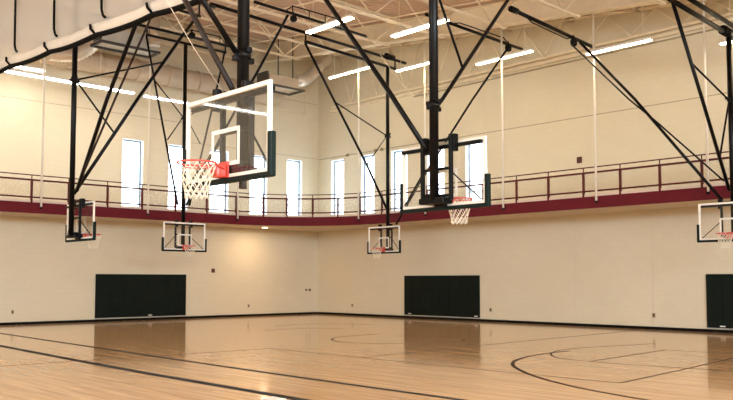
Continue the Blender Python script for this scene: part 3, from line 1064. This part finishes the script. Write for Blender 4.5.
# G5: small goal in the middle, against the right-hand wall, facing -X
goal('small distant basketball goal in the middle, hanging left of the second green pad', 23.62, 24.2, R(180), 0, 7.78, (23.86, 24.2), 10.68, [
    ('front_brace', .050, 'black', [(19.42, 24.2, 10.82), (20.94, 24.2, 8.76), (22.67, 24.2, 6.42), (23.78, 24.2, 4.72)]),
    ('strut', .028, 'black', [(20.94, 24.2, 8.76), (23.8, 24.2, 7.76), (22.67, 24.2, 6.42)]),
    ('side_brace', .042, 'black', [(24.0, 23.85, 4.05), (24.0, 22.44, 5.74), (24.0, 19.77, 8.58), (24.0, 18.0, 10.30)]),
    ('overhead_pipe', .060, 'black', [(15.2, 24.2, 11.36), (24.95, 24.2, 11.04)]),
    ('overhead_pipe', .060, 'black', [(19.42, 24.2, 10.88), (24.35, 24.2, 10.68)]),
    ('pipe_link', .035, 'black', [(19.45, 24.2, 10.86), (19.45, 24.2, 11.22)]),
    ('pipe_link', .035, 'black', [(24.3, 24.2, 10.66), (24.3, 24.2, 11.06)]),
    ('pipe_clamp', .13, 'black', [(23.75, 24.2, 11.14), (24.2, 24.2, 11.12)]),
    ('overhead_pipe', .058, 'black', [(20.6, 19.0, 10.95), (26.15, 19.0, 10.80)]),
    ('bumper_rail', .022, 'black', [(22.0, 19.0, 10.93), (22.4, 19.0, 11.04), (25.0, 19.0, 11.02), (25.25, 19.0, 10.84)]),
    ('pulley', .15, 'black', [(25.2, 18.95, 10.66), (0, 1, 0)]),
])

# G6: goal at the right edge, facing -X
goal('distant basketball goal cut by the right edge of the view', 23.3, 9.85, R(180), 0, 6.95, (23.6, 9.88), 9.0, [
    ('front_brace', .050, 'black', [(20.16, 9.88, 9.05), (21.77, 9.88, 6.68), (23.35, 9.88, 4.30)]),
    ('strut', .030, 'black', [(21.22, 9.88, 7.55), (23.5, 9.88, 6.9), (22.81, 9.88, 5.22)]),
    ('side_brace', .045, 'black', [(23.6, 14.79, 9.66), (23.6, 12.85, 7.42), (23.6, 10.2, 4.05)]),
    ('lifting_cable', .026, 'black', [(23.6, 15.1, 9.64), (23.6, 13.06, 7.46), (23.6, 12.17, 6.63), (23.6, 10.13, 4.6)]),
    ('overhead_pipe', .070, 'black', [(18.9, 9.88, 9.10), (23.95, 9.88, 8.82)]),
    ('overhead_pipe', .070, 'black', [(18.9, 9.88, 9.45), (24.8, 9.88, 9.10)]),
    ('overhead_pipe', .050, 'black', [(20.6, 8.9, 9.5), (24.8, 8.9, 9.35)]),
    ('pipe_clamp', .14, 'black', [(23.2, 9.88, 8.90), (23.9, 9.88, 8.86)]),
    ('overhead_pipe', .065, 'black', [(20.75, 15.5, 10.33), (25.5, 15.5, 10.04)]),
    ('pipe_clamp', .10, 'black', [(20.75, 15.5, 10.33), (21.1, 15.5, 10.31)]),
    ('bumper_rail', .022, 'black', [(21.6, 15.5, 10.24), (21.9, 15.5, 10.13), (23.9, 15.5, 10.0), (24.2, 15.5, 10.1)]),
    ('pulley', .14, 'black', [(24.25, 15.45, 9.93), (0, 1, 0)]),
])

# ------------------------------------------------------------------ wall pads
def pad(wall, a, b, lab, tags):
    n = 8
    zt = 2.0 if wall == 'A' else 1.95
    if wall == 'A':
        t_ = thing('wall_pad', lab, 'wall pad', ((a + b) / 2, YA, .12), 0, 'dark green wall pads')
        d_ = YA
        bx = lambda m, u0, u1, z0, z1, e0, e1, r: m.rbox((u0, d_ - e1, z0), (u1, d_ - e0, z1), r)
    else:
        t_ = thing('wall_pad', lab, 'wall pad', (XB, (a + b) / 2, .12), 0, 'dark green wall pads')
        d_ = XB
        bx = lambda m, u0, u1, z0, z1, e0, e1, r: m.rbox((d_ - e1, u0, z0), (d_ - e0, u1, z1), r)
    w = (b - a) / n
    for k in range(n):
        m = MB()
        bx(m, a + k * w + .001, a + (k + 1) * w - .001, .15, zt, .0, .06, .012)
        m.build('pad_panel', M['pad'], t_)
    m = MB()
    bx(m, a, b, .115, .15, .0, .05, .006)
    m.build('bottom_strip', M['grey'], t_, 'thin grey metal strip')
    for u_ in tags:
        m = MB()
        bx(m, u_ - .09, u_ + .09, .19, .23, .058, .066, .002)
        m.build('maker_tag', M['white'], t_, 'tiny white tag')


pad('A', 15.27, 19.58, 'wide dark green wall pad below the far goal on the left-hand wall', (17.8,))
pad('B', 22.22, 26.66, 'dark green wall pad in the middle, on the right-hand wall near the corner', (26.3, 22.4))
pad('B', 8.1, 12.44, 'dark green wall pad cut off by the right edge of the view', (11.9,))

# ------------------------------------------------------------------ small wall items


def plate(wall, u_, z_, w, h, material, lab, cat, name):
    if wall == 'A':
        m = MB().rbox((u_ - w / 2, YA - .03, z_ - h / 2), (u_ + w / 2, YA, z_ + h / 2), .008)
        t_ = thing(name, lab, cat, (u_, YA, z_))
        f = MB().rbox((u_ - w / 4, YA - .045, z_ - h / 4), (u_ + w / 4, YA - .03, z_ + h / 4), .004)
    else:
        m = MB().rbox((XB - .03, u_ - w / 2, z_ - h / 2), (XB, u_ + w / 2, z_ + h / 2), .008)
        t_ = thing(name, lab, cat, (XB, u_, z_))
        f = MB().rbox((XB - .045, u_ - w / 4, z_ - h / 4), (XB - .03, u_ + w / 4, z_ + h / 4), .004)
    m.build('cover_plate', M[material], t_)
    f.build('face', M['dark'] if material != 'red' else M['red'], t_)
    return t_


plate('A', 21.03, 2.19, .17, .19, 'red', 'small dark red alarm box on the wall right of the wide pad', 'alarm', 'fire_alarm')
plate('B', 17.28, 6.36, .22, .24, 'red', 'small red alarm horn on the upper wall behind the railing', 'alarm', 'alarm_horn')
plate('A', 11.9, .50, .09, .14, 'plate', 'outlet low on the wall far left of the wide pad', 'outlet', 'wall_outlet')
plate('A', 23.05, .50, .09, .14, 'plate', 'outlet low on the wall between the wide pad and the corner', 'outlet', 'wall_outlet')
plate('A', 26.62, 1.24, .12, .12, 'plate', 'first of two small switch boxes beside the corner, farther from it', 'switch', 'wall_switch')
plate('A', 26.86, 1.24, .15, .13, 'plate', 'larger of two small switch boxes, nearer to the corner', 'switch', 'wall_switch')
plate('B', 30.3, .50, .09, .14, 'plate', 'outlet low on the wall between the corner and the middle pad', 'outlet', 'wall_outlet')
plate('B', 21.65, .50, .10, .15, 'plate', 'outlet low on the wall just right of the middle pad', 'outlet', 'wall_outlet')
plate('B', 14.36, .50, .10, .15, 'plate', 'outlet low on the blank wall left of the pad at the right edge', 'outlet', 'wall_outlet')

# a folded white towel lying on the floor at the bottom edge of the view
t_ = thing('floor_towel', 'white scrap of cloth lying on the thick floor line at the bottom edge', 'towel', (7.33, 9.8, 0))
m = MB()
for k, (dx, dy) in enumerate(((0, 0), (.03, -.02))):
    m.rbox((7.18 + dx, 9.63 + dy, .004 + .012 * k), (7.42 - dx, 9.95 + dy, .015 + .012 * k), .005)
m.build('folded_cloth', M['white'], t_)
